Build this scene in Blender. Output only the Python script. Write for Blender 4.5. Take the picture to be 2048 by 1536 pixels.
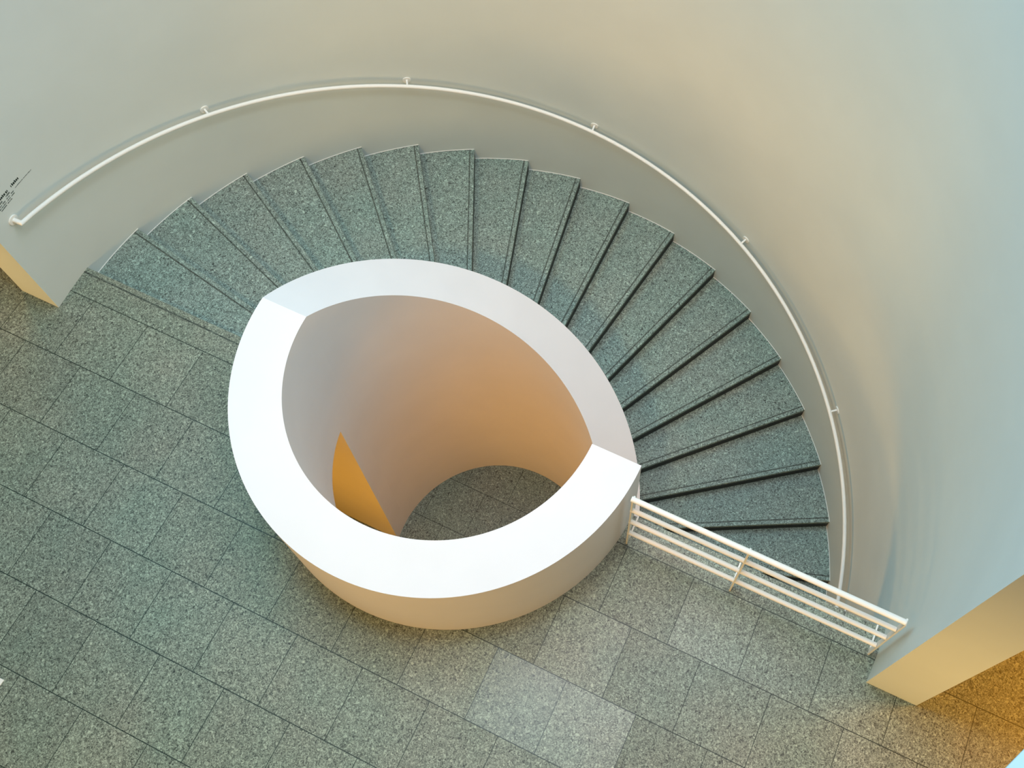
import bpy, bmesh, math, random
from mathutils import Vector, Matrix

for o in list(bpy.data.objects):
    bpy.data.objects.remove(o, do_unlink=True)
SC = bpy.context.scene
COL = SC.collection
PI = math.pi
rnd = random.Random(7)

# ------------------------------------------------------------------ camera
# looking down into the stairwell from an upper gallery, about 8 m above the landing
cam_d = bpy.data.cameras.new('camera')
cam = bpy.data.objects.new('camera', cam_d)
COL.objects.link(cam)
Rcam = ((0.9097857351859779, 0.4147690217293953, 0.016017948233839036),
        (0.36937197548182543, -0.7913976112789196, -0.4870874301274129),
        (-0.1893522109209058, 0.44906177690058874, -0.8732063105266636))
right = Vector(Rcam[0]); up = -Vector(Rcam[1]); back = -Vector(Rcam[2])
M = Matrix((right, up, back)).transposed().to_4x4()
M.translation = Vector((4.1182, -4.38816, 16.434972)) * 0.5
cam.matrix_world = M
cam_d.sensor_width = 36.0
cam_d.lens = 2291.18 / 2048 * 36
cam_d.shift_x = (1024 - 1201.509) / 2048
cam_d.shift_y = (477.495 - 768) / 2048
cam_d.clip_start = 0.05
cam_d.clip_end = 100
SC.camera = cam

# ------------------------------------------------------------------ world, lights, exposure
SC.view_settings.view_transform = 'Standard'
SC.view_settings.look = 'None'
SC.view_settings.exposure = 0.0
SC.view_settings.gamma = 1.0
SC.view_settings.use_curve_mapping = False

w = bpy.data.worlds.new('world')
SC.world = w
w.use_nodes = True
bg = w.node_tree.nodes['Background']
bg.inputs[0].default_value = (0.80, 0.95, 1.0, 1)
bg.inputs[1].default_value = 0.08


def area(name, loc, target, size, size_y, power, color, spread=PI):
    d = bpy.data.lights.new(name, 'AREA')
    d.shape = 'RECTANGLE'
    d.size = size
    d.size_y = size_y
    d.energy = power
    d.color = color
    d.spread = spread
    o = bpy.data.objects.new(name, d)
    COL.objects.link(o)
    o.location = loc
    o.rotation_euler = (Vector(target) - Vector(loc)).to_track_quat('-Z', 'Y').to_euler()
    return o


area('skylight', (1.2, 1.6, 10.0), (0.9, 1.1, 0), 5.5, 4.0, 505, (0.97, 0.89, 0.95))
area('skylight_oculus', (0.3, -0.50, 10.0), (0.3, -0.5, 0), 0.9, 0.9, 150, (0.70, 0.94, 1.0))
area('window_daylight', (-3.6, 1.3, 9.2), (2.6, 0.6, -2.0), 4.0, 3.5, 300, (0.10, 0.72, 1.0))
area('window_daylight_far', (5.6, 1.8, 7.6), (-3.0, 0.0, 1.0), 3.0, 2.4, 70, (0.12, 0.84, 0.90))
area('gallery_lamps', (0.9, -5.6, 1.9), (0.4, 0.0, 0.7), 6.5, 1.0, 122, (1.0, 0.57, 0.17))
area('warm_wall_fill', (-0.6, -2.9, 6.4), (0.2, 3.1, -1.2), 1.0, 0.5, 30, (1.0, 0.60, 0.24), math.radians(66))  # added unseen fill that warms the low part of the curved wall
area('right_gallery_lamp', (4.7, -5.4, 1.5), (4.35, -0.34, 1.15), 0.8, 0.8, 19, (1.0, 0.60, 0.19), math.radians(58))
area('left_gallery_lamp', (-4.7, -5.4, 1.4), (-4.35, -0.34, 0.8), 0.8, 0.8, 19, (1.0, 0.60, 0.19), math.radians(58))
area('side_room_lamp', (5.6, 0.6, 2.9), (4.9, 0.4, 0.0), 0.8, 0.8, 95, (1.0, 0.36, 0.01))
area('left_room_lamp', (-5.4, 1.2, 2.9), (-5.0, 0.8, 0.0), 0.8, 0.8, 34, (1.0, 0.50, 0.12))
area('lower_hall_lamps', (-0.5, -2.9, -2.3), (0.0, 1.0, -1.9), 4.4, 0.8, 74, (1.0, 0.45, 0.05))

# ------------------------------------------------------------------ dimensions (metres)
S = 0.5
RW = 6.7045 * S            # inner radius of the curved stair wall, centred on the origin
WT = 0.3522                # wall and parapet thickness
RO = 2.8761 * S
RI = 2.1717 * S
PC = (-0.0011, 0.0858)     # centre of the parapet ring
HP = 2.0442 * S            # parapet height
RISE = 0.32182 * S
TH0 = 3.12746
DTH = 0.156187
NST = 26
H = RISE * NST
SLAB = 1.52 * S
HS = 2.0927 * S            # drop of the sloping parapet per radian
WY = -0.6808 * S           # wall ends
EDGE = 0.046               # landing edge at the top step
OY = -0.35438 * S


# ------------------------------------------------------------------ materials
def mat(name):
    m = bpy.data.materials.new(name)
    m.use_nodes = True
    nt = m.node_tree
    return m, nt, nt.nodes['Principled BSDF']


class N:
    def __init__(self, nt):
        self.nt = nt

    def new(self, t, **kw):
        n = self.nt.nodes.new(t)
        for k, v in kw.items():
            setattr(n, k, v)
        return n

    def put(self, sock, v):
        if hasattr(v, 'is_linked'):
            self.nt.links.new(v, sock)
        else:
            sock.default_value = v

    def math(self, op, a, b=0.0, c=0.0):
        n = self.new('ShaderNodeMath', operation=op)
        self.put(n.inputs[0], a)
        self.put(n.inputs[1], b)
        self.put(n.inputs[2], c)
        return n.outputs[0]

    def ramp(self, fac, pts):
        n = self.new('ShaderNodeValToRGB')
        cr = n.color_ramp
        while len(cr.elements) < len(pts):
            cr.elements.new(0.5)
        for e, (p, c) in zip(cr.elements, pts):
            e.position = p
            e.color = (*c, 1) if len(c) == 3 else c
        self.put(n.inputs[0], fac)
        return n.outputs[0]

    def mix(self, fac, a, b, mode='MIX'):
        n = self.new('ShaderNodeMix', data_type='RGBA', blend_type=mode)
        self.put(n.inputs[0], fac)
        self.put(n.inputs[6], a)
        self.put(n.inputs[7], b)
        return n.outputs[2]


def granite(name, base, joints=None, seed=0.0):
    """fine grained grey-green granite, optionally laid in running-bond slabs"""
    m, nt, bs = mat(name)
    g = N(nt)
    tc = g.new('ShaderNodeTexCoord').outputs['Object']

    def noise(scale, detail, rough=0.6, dist=0.0):
        n = g.new('ShaderNodeTexNoise')
        n.noise_dimensions = '4D'
        nt.links.new(tc, n.inputs['Vector'])
        n.inputs['W'].default_value = seed
        n.inputs['Scale'].default_value = scale
        n.inputs['Detail'].default_value = detail
        n.inputs['Roughness'].default_value = rough
        n.inputs['Distortion'].default_value = dist
        return n.outputs[0]
    n1 = noise(60, 2.0, 0.6, 1.8)
    c = g.ramp(n1, [(0.34, [b * 0.22 for b in base]), (0.45, [b * 0.72 for b in base]),
                    (0.56, [b * 1.22 for b in base]), (0.67, [b * 2.0 for b in base])])
    # pale feldspar flecks
    n2 = noise(40, 0.0)
    fl = g.ramp(n2, [(0.735, (0, 0, 0)), (0.775, (1, 1, 1))])
    c = g.mix(g.math('MULTIPLY', fl, 0.75), c, (base[0] * 2.3, base[1] * 2.25, base[2] * 2.2, 1))
    # dark mica flecks
    n4 = noise(46, 0.0)
    fd = g.ramp(n4, [(0.225, (1, 1, 1)), (0.255, (0, 0, 0))])
    c = g.mix(g.math('MULTIPLY', fd, 0.8), c, (0.02, 0.022, 0.02, 1))
    # slow tonal drift, greenish to brownish
    n3 = noise(1.7, 2.0)
    dr = g.ramp(n3, [(0.3, (0.93, 1.01, 0.97)), (0.7, (1.06, 1.0, 0.96))])
    c = g.mix(1.0, c, dr, 'MULTIPLY')
    if joints:
        sx, sy, ox, oy, ymax = joints
        sep = g.new('ShaderNodeSeparateXYZ')
        nt.links.new(tc, sep.inputs[0])
        X, Y = sep.outputs[0], sep.outputs[1]
        v = g.math('DIVIDE', g.math('SUBTRACT', oy, Y), sy)
        r = g.math('FLOOR', v)
        fv = g.math('SUBTRACT', v, r)
        off = g.math('MULTIPLY_ADD', r, -0.2625, ox)
        u = g.math('DIVIDE', g.math('SUBTRACT', X, off), sx)
        cu = g.math('FLOOR', u)
        fu = g.math('SUBTRACT', u, cu)
        du = g.math('MULTIPLY', g.math('MINIMUM', fu, g.math('SUBTRACT', 1.0, fu)), sx)
        dv = g.math('MULTIPLY', g.math('MINIMUM', fv, g.math('SUBTRACT', 1.0, fv)), sy)
        # the border strip along the stair edge has no cross joints
        strip = g.math('GREATER_THAN', Y, ymax)
        du = g.math('ADD', du, strip)
        dv = g.math('ADD', dv, g.math('GREATER_THAN', Y, ymax + 0.02))
        jv = g.math('LESS_THAN', dv, 0.0030)
        ju = g.math('LESS_THAN', du, 0.0024)
        j = g.math('MAXIMUM', jv, ju)
        comb = g.new('ShaderNodeCombineXYZ')
        g.put(comb.inputs[0], cu)
        g.put(comb.inputs[1], r)
        wn = g.new('ShaderNodeTexWhiteNoise', noise_dimensions='2D')
        nt.links.new(comb.outputs[0], wn.inputs['Vector'])
        br = g.math('MULTIPLY_ADD', wn.outputs['Value'], 0.16, 0.92)
        cc = g.new('ShaderNodeCombineColor')
        for i in range(3):
            g.put(cc.inputs[i], br)
        c = g.mix(1.0, c, cc.outputs[0], 'MULTIPLY')
        c = g.mix(g.math('MULTIPLY', j, 0.95), c, (0.012, 0.024, 0.018, 1))
        rg = g.math('MULTIPLY_ADD', wn.outputs['Value'], -0.10, 0.47)
        # two slabs in the third row are more polished than the rest
        row2 = g.math('COMPARE', r, 2.0, 0.1)
        for cu_i, amt in ((9.0, 0.16), (10.0, 0.09)):
            k = g.math('MULTIPLY', row2, g.math('COMPARE', cu, cu_i, 0.1))
            rg = g.math('MULTIPLY_ADD', k, -amt, rg)
        g.put(bs.inputs['Roughness'], rg)
    else:
        bs.inputs['Roughness'].default_value = 0.5
    nt.links.new(c, bs.inputs['Base Color'])
    bs.inputs['Specular IOR Level'].default_value = 0.35
    bp = g.new('ShaderNodeBump')
    bp.inputs['Strength'].default_value = 0.12
    bp.inputs['Distance'].default_value = 0.002
    nt.links.new(n1, bp.inputs['Height'])
    nt.links.new(bp.outputs[0], bs.inputs['Normal'])
    return m


def paint(name, col, rough=0.6, mottling=0.02, scale=2.0):
    m, nt, bs = mat(name)
    g = N(nt)
    tc = g.new('ShaderNodeTexCoord').outputs['Object']
    n = g.new('ShaderNodeTexNoise')
    nt.links.new(tc, n.inputs['Vector'])
    n.inputs['Scale'].default_value = scale
    n.inputs['Detail'].default_value = 3
    lo = [max(0, c * (1 - mottling)) for c in col]
    hi = [min(1, c * (1 + mottling)) for c in col]
    nt.links.new(g.ramp(n.outputs[0], [(0.3, lo), (0.7, hi)]), bs.inputs['Base Color'])
    n2 = g.new('ShaderNodeTexNoise')
    nt.links.new(tc, n2.inputs['Vector'])
    n2.inputs['Scale'].default_value = 90
    bp = g.new('ShaderNodeBump')
    bp.inputs['Strength'].default_value = 0.03
    bp.inputs['Distance'].default_value = 0.001
    nt.links.new(n2.outputs[0], bp.inputs['Height'])
    nt.links.new(bp.outputs[0], bs.inputs['Normal'])
    bs.inputs['Roughness'].default_value = rough
    bs.inputs['Specular IOR Level'].default_value = 0.3
    return m


STONE = (0.203, 0.236, 0.196)
M_FLOOR = granite('granite_paving', STONE, (1.027 * S, 1.0 * S, -6.2486 * S, OY, OY - 0.001))
M_LOWER = granite('granite_lower_paving', (0.155, 0.20, 0.185), (1.027 * S, 1.0 * S, -6.05 * S, OY - 0.11, 50.0), 3.0)
M_TREAD = granite('granite_tread', (0.215, 0.272, 0.246), None, 1.0)
M_RISER = granite('dark_gap_riser', (0.010, 0.011, 0.010), None, 2.0)  # near-black colour paints in the dark shadow gap under each nosing
M_GRIP = granite('dark_grip_strip', (0.075, 0.092, 0.078), None, 4.0)
M_WALL = paint('white_wall_paint', (0.665, 0.725, 0.705))
M_PARA = paint('white_parapet_paint', (0.78, 0.765, 0.785))
M_METAL = paint('white_metal_paint', (0.86, 0.845, 0.79), 0.35, 0.01)
M_INK = paint('dark_green_vinyl', (0.02, 0.035, 0.025), 0.6)
M_GREY = paint('grey_vinyl', (0.10, 0.125, 0.11), 0.6)
M_PAPER = paint('white_paper', (0.86, 0.85, 0.82), 0.7)
M_LEDGE = paint('daylight_blue_ledge', (0.44, 0.64, 0.71))  # blue daylight falling on the ledge is put into this base colour


# ------------------------------------------------------------------ helpers
def tag(o, label=None, cat=None, group=None, kind=None):
    if label:
        o['label'] = label
    if cat:
        o['category'] = cat
    if group:
        o['group'] = group
    if kind:
        o['kind'] = kind
    return o


def empty(name, loc):
    o = bpy.data.objects.new(name, None)
    o.empty_display_size = 0.1
    COL.objects.link(o)
    o.location = loc
    return o


def wloc(o):
    v = Vector(o.location)
    while o.parent:
        o = o.parent
        v += Vector(o.location)
    return v


def build(name, bm, material, parent=None, smooth=False, bevel=0.0, angle=35):
    """link a bmesh given in world coordinates as one mesh object under parent"""
    if parent:
        bmesh.ops.translate(bm, verts=bm.verts, vec=-wloc(parent))
    bmesh.ops.recalc_face_normals(bm, faces=bm.faces)
    me = bpy.data.meshes.new(name)
    bm.to_mesh(me)
    bm.free()
    o = bpy.data.objects.new(name, me)
    COL.objects.link(o)
    me.materials.append(material)
    if parent:
        o.parent = parent
    if smooth:
        for p in me.polygons:
            p.use_smooth = True
        me.set_sharp_from_angle(angle=math.radians(angle))
    if bevel:
        md = o.modifiers.new('bevel', 'BEVEL')
        md.width = bevel
        md.segments = 2
        md.limit_method = 'ANGLE'
        md.angle_limit = math.radians(40)
    return o


def add_prism(bm, pts, z0, z1):
    """closed outline pts (x,y) extruded from z0 to z1"""
    lo = [bm.verts.new((x, y, z0)) for x, y in pts]
    hi = [bm.verts.new((x, y, z1)) for x, y in pts]
    n = len(pts)
    bm.faces.new(hi)
    bm.faces.new(lo[::-1])
    for i in range(n):
        j = (i + 1) % n
        bm.faces.new((lo[i], lo[j], hi[j], hi[i]))


def add_box(bm, x0, x1, y0, y1, z0, z1):
    add_prism(bm, [(x0, y0), (x1, y0), (x1, y1), (x0, y1)], z0, z1)


def add_band(bm, cols):
    """solid band from a list of columns, each column = closed loop of points of equal count"""
    rows = [[bm.verts.new(p) for p in c] for c in cols]
    n = len(rows[0])
    for a, b in zip(rows[:-1], rows[1:]):
        for i in range(n):
            j = (i + 1) % n
            bm.faces.new((a[i], a[j], b[j], b[i]))
    bm.faces.new(rows[0])
    bm.faces.new(rows[-1][::-1])


def add_tube(bm, pts, r, seg=16, cap=True, ref=Vector((0, 0, 1))):
    """round tube through pts with mitred corners"""
    pts = [Vector(p) for p in pts]
    rings = []
    n = len(pts)
    for i, p in enumerate(pts):
        a = (pts[i] - pts[i - 1]).normalized() if i else (pts[1] - pts[0]).normalized()
        b = (pts[i + 1] - pts[i]).normalized() if i < n - 1 else a
        t = (a + b).normalized()
        rf = ref if abs(a.dot(ref)) < 0.95 else Vector((1, 0, 0))
        s = t.cross(rf).normalized()
        u = s.cross(t).normalized()
        # widen at the mitre
        half = max(0.5, a.dot(t))
        bend = (b - a)
        ring = []
        for k in range(seg):
            ang = 2 * PI * k / seg
            v = s * math.cos(ang) * r + u * math.sin(ang) * r
            if bend.length > 0.05:
                bn = (bend - t * bend.dot(t)).normalized()
                v = v + bn * v.dot(bn) * (1 / half - 1)
            ring.append(bm.verts.new(p + v))
        rings.append(ring)
    for A, B in zip(rings[:-1], rings[1:]):
        for k in range(seg):
            j = (k + 1) % seg
            bm.faces.new((A[k], A[j], B[j], B[k]))
    if cap:
        bm.faces.new(rings[0][::-1])
        bm.faces.new(rings[-1])


def ringpt(r, th, c=PC):
    return (c[0] + r * math.cos(th), c[1] + r * math.sin(th))


def line_pt(k, d, where):
    """point where the radial line of nosing k, set back by d, meets the wall or the parapet ring"""
    th = TH0 - k * DTH
    e = Vector((math.cos(th), math.sin(th)))
    b = Vector((-math.sin(th), math.cos(th)))
    o = b * d
    if where == 'wall':
        c, R = Vector((0, 0)), RW
    else:
        c, R = Vector(PC), RO
    q = o - c
    bb = q.dot(e)
    cc = q.dot(q) - R * R
    t = -bb + math.sqrt(bb * bb - cc)
    return o + e * t


def arc_between(p, q, c, R, n):
    c = Vector(c)
    a = math.atan2(p.y - c.y, p.x - c.x)
    b = math.atan2(q.y - c.y, q.x - c.x)
    while b - a > PI:
        b -= 2 * PI
    while b - a < -PI:
        b += 2 * PI
    return [(c.x + R * math.cos(a + (b - a) * i / n), c.y + R * math.sin(a + (b - a) * i / n)) for i in range(n + 1)]


# ------------------------------------------------------------------ setting: floors
bm = bmesh.new()
# landing slab with the round notch for the parapet ring
s_edge = math.asin((EDGE - PC[1]) / RO)
notch = [ringpt(RO, PI - s_edge + (PI + 2 * s_edge) * i / 72) for i in range(73)]
wx = math.sqrt(RW * RW - EDGE * EDGE)
pts = [(-wx, EDGE)] + notch + [(wx, EDGE), (8.0, EDGE), (8.0, -6.0), (-8.0, -6.0), (-8.0, EDGE)]
add_prism(bm, pts, -SLAB, 0)
add_box(bm, -8.0, -RW - 0.02, EDGE, 4.0, -SLAB, 0)
add_box(bm, RW + 0.02, 8.0, EDGE, 4.0, -SLAB, 0)
floor = tag(build('floor', bm, M_FLOOR), kind='structure')

bm = bmesh.new()
add_box(bm, -8.0, 8.0, -6.0, 4.2, -H - 0.2, -H)
tag(build('floor_lower', bm, M_LOWER), kind='structure')

# ------------------------------------------------------------------ setting: walls
a_end = math.asin(WY / RW)
b_end = math.asin(WY / (RW + WT))
WTOP = 4.7
bm = bmesh.new()
cols = []
n = 160
for i in range(n + 1):
    t = i / n
    ti = (PI - a_end) + (2 * a_end - PI) * t
    to = (PI - b_end) + (2 * b_end - PI) * t
    xi, yi = RW * math.cos(ti), RW * math.sin(ti)
    xo, yo = (RW + WT) * math.cos(to), (RW + WT) * math.sin(to)
    cols.append([(xi, yi, -H), (xi, yi, WTOP), (xo, yo, WTOP), (xo, yo, -H)])
add_band(bm, cols)
tag(build('wall_back', bm, M_WALL, smooth=True), kind='structure')

# lower hall: flat wall closing the space below the first flight, running into the round core,
# and the hall's outer walls
yv = -0.118
th_v = PI + math.asin((PC[1] - yv) / RI)
bm = bmesh.new()
pts = [(-3.33, yv)] + [ringpt(RI, th_v + (PI - th_v) * i / 8) for i in range(9)]
pts += [(-RO + PC[0], PC[1]), (-3.33, PC[1])]
add_prism(bm, pts, -H, -SLAB)
tag(build('wall_lower', bm, M_PARA), kind='structure')
bm = bmesh.new()
add_box(bm, -8.2, -8.0, -6.0, 4.2, -H, 3.4)
tag(build('wall_left', bm, M_WALL), kind='structure')
bm = bmesh.new()
add_box(bm, 8.0, 8.2, -6.0, 4.2, -H, 4.7)
tag(build('wall_right', bm, M_WALL), kind='structure')
bm = bmesh.new()
add_box(bm, -8.2, 8.2, -6.2, -6.0, -H, -SLAB)
tag(build('wall_front', bm, M_WALL), kind='structure')
bm = bmesh.new()
add_box(bm, RW + WT, 8.0, 0.0, 4.0, 3.2, 3.4)
add_box(bm, -8.0, -RW - WT, 0.0, 4.0, 3.2, 3.4)
add_box(bm, -8.0, 8.0, -6.0, -3.3, 2.9, 3.2)
tag(build('ceiling', bm, M_WALL), kind='structure')
bm = bmesh.new()
add_box(bm, -8.2, -RW + 0.4, 4.0, 4.2, -H, 3.4)
add_box(bm, RW - 0.4, 8.2, 4.0, 4.2, -H, 3.4)
tag(build('wall_rear', bm, M_WALL), kind='structure')

# ------------------------------------------------------------------ parapet ring
ring = empty('curved_parapet', (PC[0], PC[1], -SLAB))
tag(ring, 'white curved parapet with a flat cap ringing the open stairwell, sloping down beside the steps', 'parapet')
bm = bmesh.new()
cols = []
for i in range(97):
    th = PI + PI * i / 96
    xi, yi = ringpt(RI, th)
    xo, yo = ringpt(RO, th)
    cols.append([(xi, yi, -SLAB), (xi, yi, HP), (xo, yo, HP), (xo, yo, -SLAB)])
add_band(bm, cols)
build('landing_parapet', bm, M_PARA, ring, smooth=True)

th_stop = TH0 - NST * DTH - 0.02


def rim(th):
    return HP - HS * (PI - th)


bm = bmesh.new()
cols = []
n = 150
for i in range(n + 1):
    th = PI + (th_stop - PI) * i / n
    z = max(rim(th), -H + 0.9)
    xi, yi = ringpt(RI, th)
    xo, yo = ringpt(RO, th)
    cols.append([(xi, yi, -H), (xi, yi, z), (xo, yo, z), (xo, yo, -H)])
add_band(bm, cols)
build('stair_parapet', bm, M_PARA, ring, smooth=True)
# ------------------------------------------------------------------ staircase
stair = empty('staircase', (0, 0, -H))
tag(stair, 'curved flight of grey granite steps winding down between the white wall and the parapet', 'staircase')
T_TH = 0.042
OVER = 0.004


def strip_outline(k, d0, d1, n=1):
    a0, a1 = line_pt(k, d0, 'ring'), line_pt(k, d0, 'wall')
    b0, b1 = line_pt(k, d1, 'ring'), line_pt(k, d1, 'wall')
    return [tuple(a0), tuple(a1), tuple(b1), tuple(b0)]


for k in range(1, NST + 1):
    z = -k * RISE
    a0, a1 = line_pt(k, 0, 'ring'), line_pt(k, 0, 'wall')
    b0, b1 = line_pt(k - 1, OVER + 0.02, 'ring'), line_pt(k - 1, OVER + 0.02, 'wall')
    outer = arc_between(a1, b1, (0, 0), RW + 0.003, 10)
    inner = arc_between(b0, a0, PC, RO, 6)
    bm = bmesh.new()
    add_prism(bm, outer + inner, z - T_TH, z)
    tr = build('tread', bm, M_TREAD, stair, bevel=0.005)
    bm = bmesh.new()
    add_prism(bm, strip_outline(k, 0.036, 0.048), z - 0.004, z + 0.0008)
    build('grip_strip', bm, M_GRIP, tr)
    bm = bmesh.new()
    bead = arc_between(a1, line_pt(k - 1, OVER, 'wall'), (0, 0), RW - 0.0045, 12)
    bead += arc_between(a1, line_pt(k - 1, OVER, 'wall'), (0, 0), RW + 0.002, 12)[::-1]
    add_prism(bm, bead, z - 0.004, z + 0.004)
    build('sealant_bead', bm, M_METAL, tr)
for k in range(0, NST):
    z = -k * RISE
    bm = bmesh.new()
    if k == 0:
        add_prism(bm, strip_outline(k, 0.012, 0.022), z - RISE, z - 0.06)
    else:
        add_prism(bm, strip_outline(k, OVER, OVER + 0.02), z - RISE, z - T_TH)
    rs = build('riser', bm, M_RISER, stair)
    rs['label'] = 'riser with the dark gap under the nosing painted in black'
# the landing's own nosing: its grip strip belongs to the stair
bm = bmesh.new()
s0 = strip_outline(0, 0.036, 0.048)
add_prism(bm, s0, -0.004, 0.0008)
build('grip_strip', bm, M_GRIP, stair)
# plastered underside
bm = bmesh.new()
cols = []
n = 120
for i in range(n + 1):
    th = TH0 - 0.03 - (NST * DTH - 0.25) * i / n
    z = -(TH0 - th) / DTH * RISE - RISE - T_TH - 0.10
    z = max(z, -H + 0.02)
    e = Vector((math.cos(th), math.sin(th)))
    c = Vector(PC)
    bb = -c.dot(e)
    t = -bb + math.sqrt(bb * bb - (c.dot(c) - RO * RO))
    p, q = e * t, e * RW
    cols.append([(p.x, p.y, z), (p.x, p.y, z + 0.05), (q.x, q.y, z + 0.05), (q.x, q.y, z)])
add_band(bm, cols)
build('soffit', bm, M_WALL, stair, smooth=True)

# ------------------------------------------------------------------ wall handrail
RH = 0.0172
OFF = 0.075
ZH = 2.0807 * S
SL = RISE / DTH
TB0, DTB = 3.18879, 0.502445


def rail_z(th):
    return ZH - SL * (PI - th)


th_end = TH0 - NST * DTH + 0.05
hr = empty('wall_handrail', (0, RW, -H))
tag(hr, 'long white tubular handrail following the curved wall above the steps', 'handrail')
pts = [((RW - 0.002) * math.cos(TB0), (RW - 0.002) * math.sin(TB0), rail_z(TB0))]
n = 140
for i in range(n + 1):
    th = TB0 + (th_end - TB0) * i / n
    pts.append(((RW - OFF) * math.cos(th), (RW - OFF) * math.sin(th), rail_z(th)))
bm = bmesh.new()
add_tube(bm, pts, RH, 18)
build('rail', bm, M_METAL, hr, smooth=True)


def disc(bm, th, z, r, t, r_in):
    e = Vector((math.cos(th), math.sin(th), 0))
    p = e * r_in
    p.z = z
    add_tube(bm, [p - e * t, p - e * (t * 0.35), p], r, 24)


bm = bmesh.new()
disc(bm, TB0, rail_z(TB0), 0.040, 0.010, RW)
build('wall_flange', bm, M_METAL, hr, smooth=True)
for k in range(1, 8):
    th = TB0 - k * DTB
    e = Vector((math.cos(th), math.sin(th), 0))
    z = rail_z(th)
    bm = bmesh.new()
    add_tube(bm, [e * (RW - OFF + 0.012) + Vector((0, 0, z)), e * (RW - 0.004) + Vector((0, 0, z))], 0.0095, 14)
    br = build('bracket', bm, M_METAL, hr, smooth=True)
    bm = bmesh.new()
    disc(bm, th, z, 0.036, 0.008, RW)
    build('wall_flange', bm, M_METAL, br, smooth=True)

# ------------------------------------------------------------------ guard railing at the landing edge
YR = -0.151
XL, XR = 1.468, 3.288
gr = empty('guard_railing', (2.37, YR, 0))
tag(gr, 'low white metal railing of four bars guarding the landing edge between parapet and wall', 'railing')
bm = bmesh.new()
add_tube(bm, [(XL, YR, 1.055), (XR, YR, 1.055)], 0.0190, 18)
build('top_rail', bm, M_METAL, gr, smooth=True, bevel=0.003)
for z in (0.822, 0.553, 0.274):
    bm = bmesh.new()
    add_tube(bm, [(XL + 0.004, YR, z), (XR - 0.004, YR, z)], 0.0165, 18)
    build('rail', bm, M_METAL, gr, smooth=True, bevel=0.003)
for x in (1.480, 2.272, 3.292):
    bm = bmesh.new()
    dx = 0.006
    add_box(bm, x - dx, x + dx, YR - 0.014, YR + 0.032, 0.0, 1.035)
    po = build('post', bm, M_METAL, gr, bevel=0.002)
    bm = bmesh.new()
    add_box(bm, x - dx, x + dx, YR + 0.032, EDGE + 0.006, 0.0, 0.012)
    build('foot_plate', bm, M_METAL, po, bevel=0.002)

# ------------------------------------------------------------------ lettering on the wall
wl = empty('wall_lettering', (-RW + 0.01, 0.0, 1.2))
tag(wl, 'small block of dark wall text with bold heading above the handrail end', 'wall text')


def stroke(bm, s0, s1, z0, z1):
    """thin vinyl bar on the wall; s = arc length from theta = 180 deg, clockwise positive"""
    cols = []
    for s in (s0, s1):
        th = PI - s / RW
        r0, r1 = RW - 0.0012, RW - 0.0001
        cols.append([(r0 * math.cos(th), r0 * math.sin(th), z0), (r0 * math.cos(th), r0 * math.sin(th), z1),
                     (r1 * math.cos(th), r1 * math.sin(th), z1), (r1 * math.cos(th), r1 * math.sin(th), z0)])
    add_band(bm, cols)


def words(bm, s0, s1, z, h, wt):
    """a run of small illegible letter forms"""
    s = s0
    while s < s1 - wt:
        kind = rnd.random()
        wdt = h * rnd.uniform(0.45, 0.7)
        tall = z + h * (1.4 if kind < 0.25 else 1.0)
        stroke(bm, s, s + wt, z, tall)
        if kind < 0.75:
            stroke(bm, s + wdt - wt, s + wdt, z, z + h)
            stroke(bm, s + wt, s + wdt - wt, z + h - wt, z + h)
        if kind < 0.5:
            stroke(bm, s + wt, s + wdt - wt, z, z + wt)
        s += wdt + wt * 0.6


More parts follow.
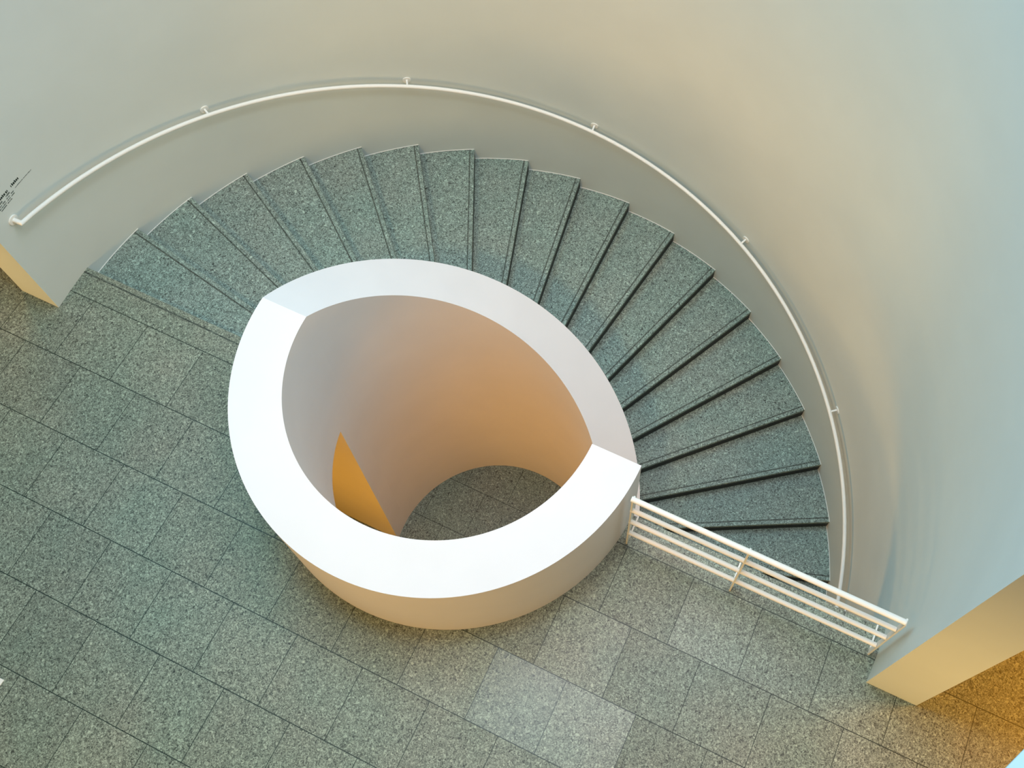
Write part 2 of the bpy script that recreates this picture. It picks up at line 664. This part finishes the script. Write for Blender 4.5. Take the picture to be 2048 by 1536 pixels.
ROWS = [
    (M_INK, 1.318, 0.019, 0.0060, [(-0.205, -0.0855), (-0.0737, -0.0453), (-0.018, 0.0615)]),
    (M_GREY, 1.293, 0.013, 0.0034, [(-0.205, -0.1257), (-0.0904, -0.0438)]),
    (M_GREY, 1.2725, 0.008, 0.0022, [(-0.205, -0.150), (-0.1407, -0.1107), (-0.0973, -0.0607), (-0.0471, -0.0198)]),
    (M_GREY, 1.2810, 0.005, 0.0020, [(0.0013, 0.085), (0.089, 0.1708)]),
    (M_GREY, 1.2525, 0.008, 0.0022, [(-0.205, -0.112), (-0.1033, -0.0667), (-0.0572, -0.0233)]),
    (M_GREY, 1.2335, 0.008, 0.0022, [(-0.1809, -0.1226), (-0.1097, -0.0641)]),
]
for m, z, h, wt, runs in ROWS:
    for a, b in runs:
        bm = bmesh.new()
        words(bm, a, b, z, h, wt)
        wd = build('word', bm, m, wl)
        wd['kind'] = 'stuff'

# ------------------------------------------------------------------ small things
bm = bmesh.new()
add_prism(bm, [(-2.03, -2.80), (-1.945, -2.785), (-1.943, -2.745), (-2.025, -2.75)], 0.0, 0.004)
sc = build('paper_scrap', bm, M_PAPER)
tag(sc, 'small white scrap lying on the granite floor at the left edge', 'scrap')


# tapered white edge of the side gallery, just entering the lower right corner of the view
e0, e1 = Vector((3.063, -1.432)), Vector((3.098, -1.363))
dr = (e1 - e0).normalized()
pa, pb = e0 - dr * 2.0, e0 + dr * 0.95
zt = 4.6
bm = bmesh.new()
T = [bm.verts.new((p[0], p[1], zt)) for p in (pa, pb, (8.0, pb.y), (8.0, pa.y))]
F = [bm.verts.new((p.x, p.y, zt - 0.012)) for p in (pa, pb)]
Bk = [bm.verts.new((8.0, pb.y, zt - 0.45)), bm.verts.new((8.0, pa.y, zt - 0.45))]
bm.faces.new(T)
bm.faces.new((T[0], T[1], F[1], F[0]))
bm.faces.new((F[0], F[1], Bk[0], Bk[1]))
bm.faces.new((T[1], T[2], Bk[0], F[1]))
bm.faces.new((T[3], T[0], F[0], Bk[1]))
bm.faces.new((T[2], T[3], Bk[1], Bk[0]))
tag(build('trim_1', bm, M_LEDGE), kind='structure')
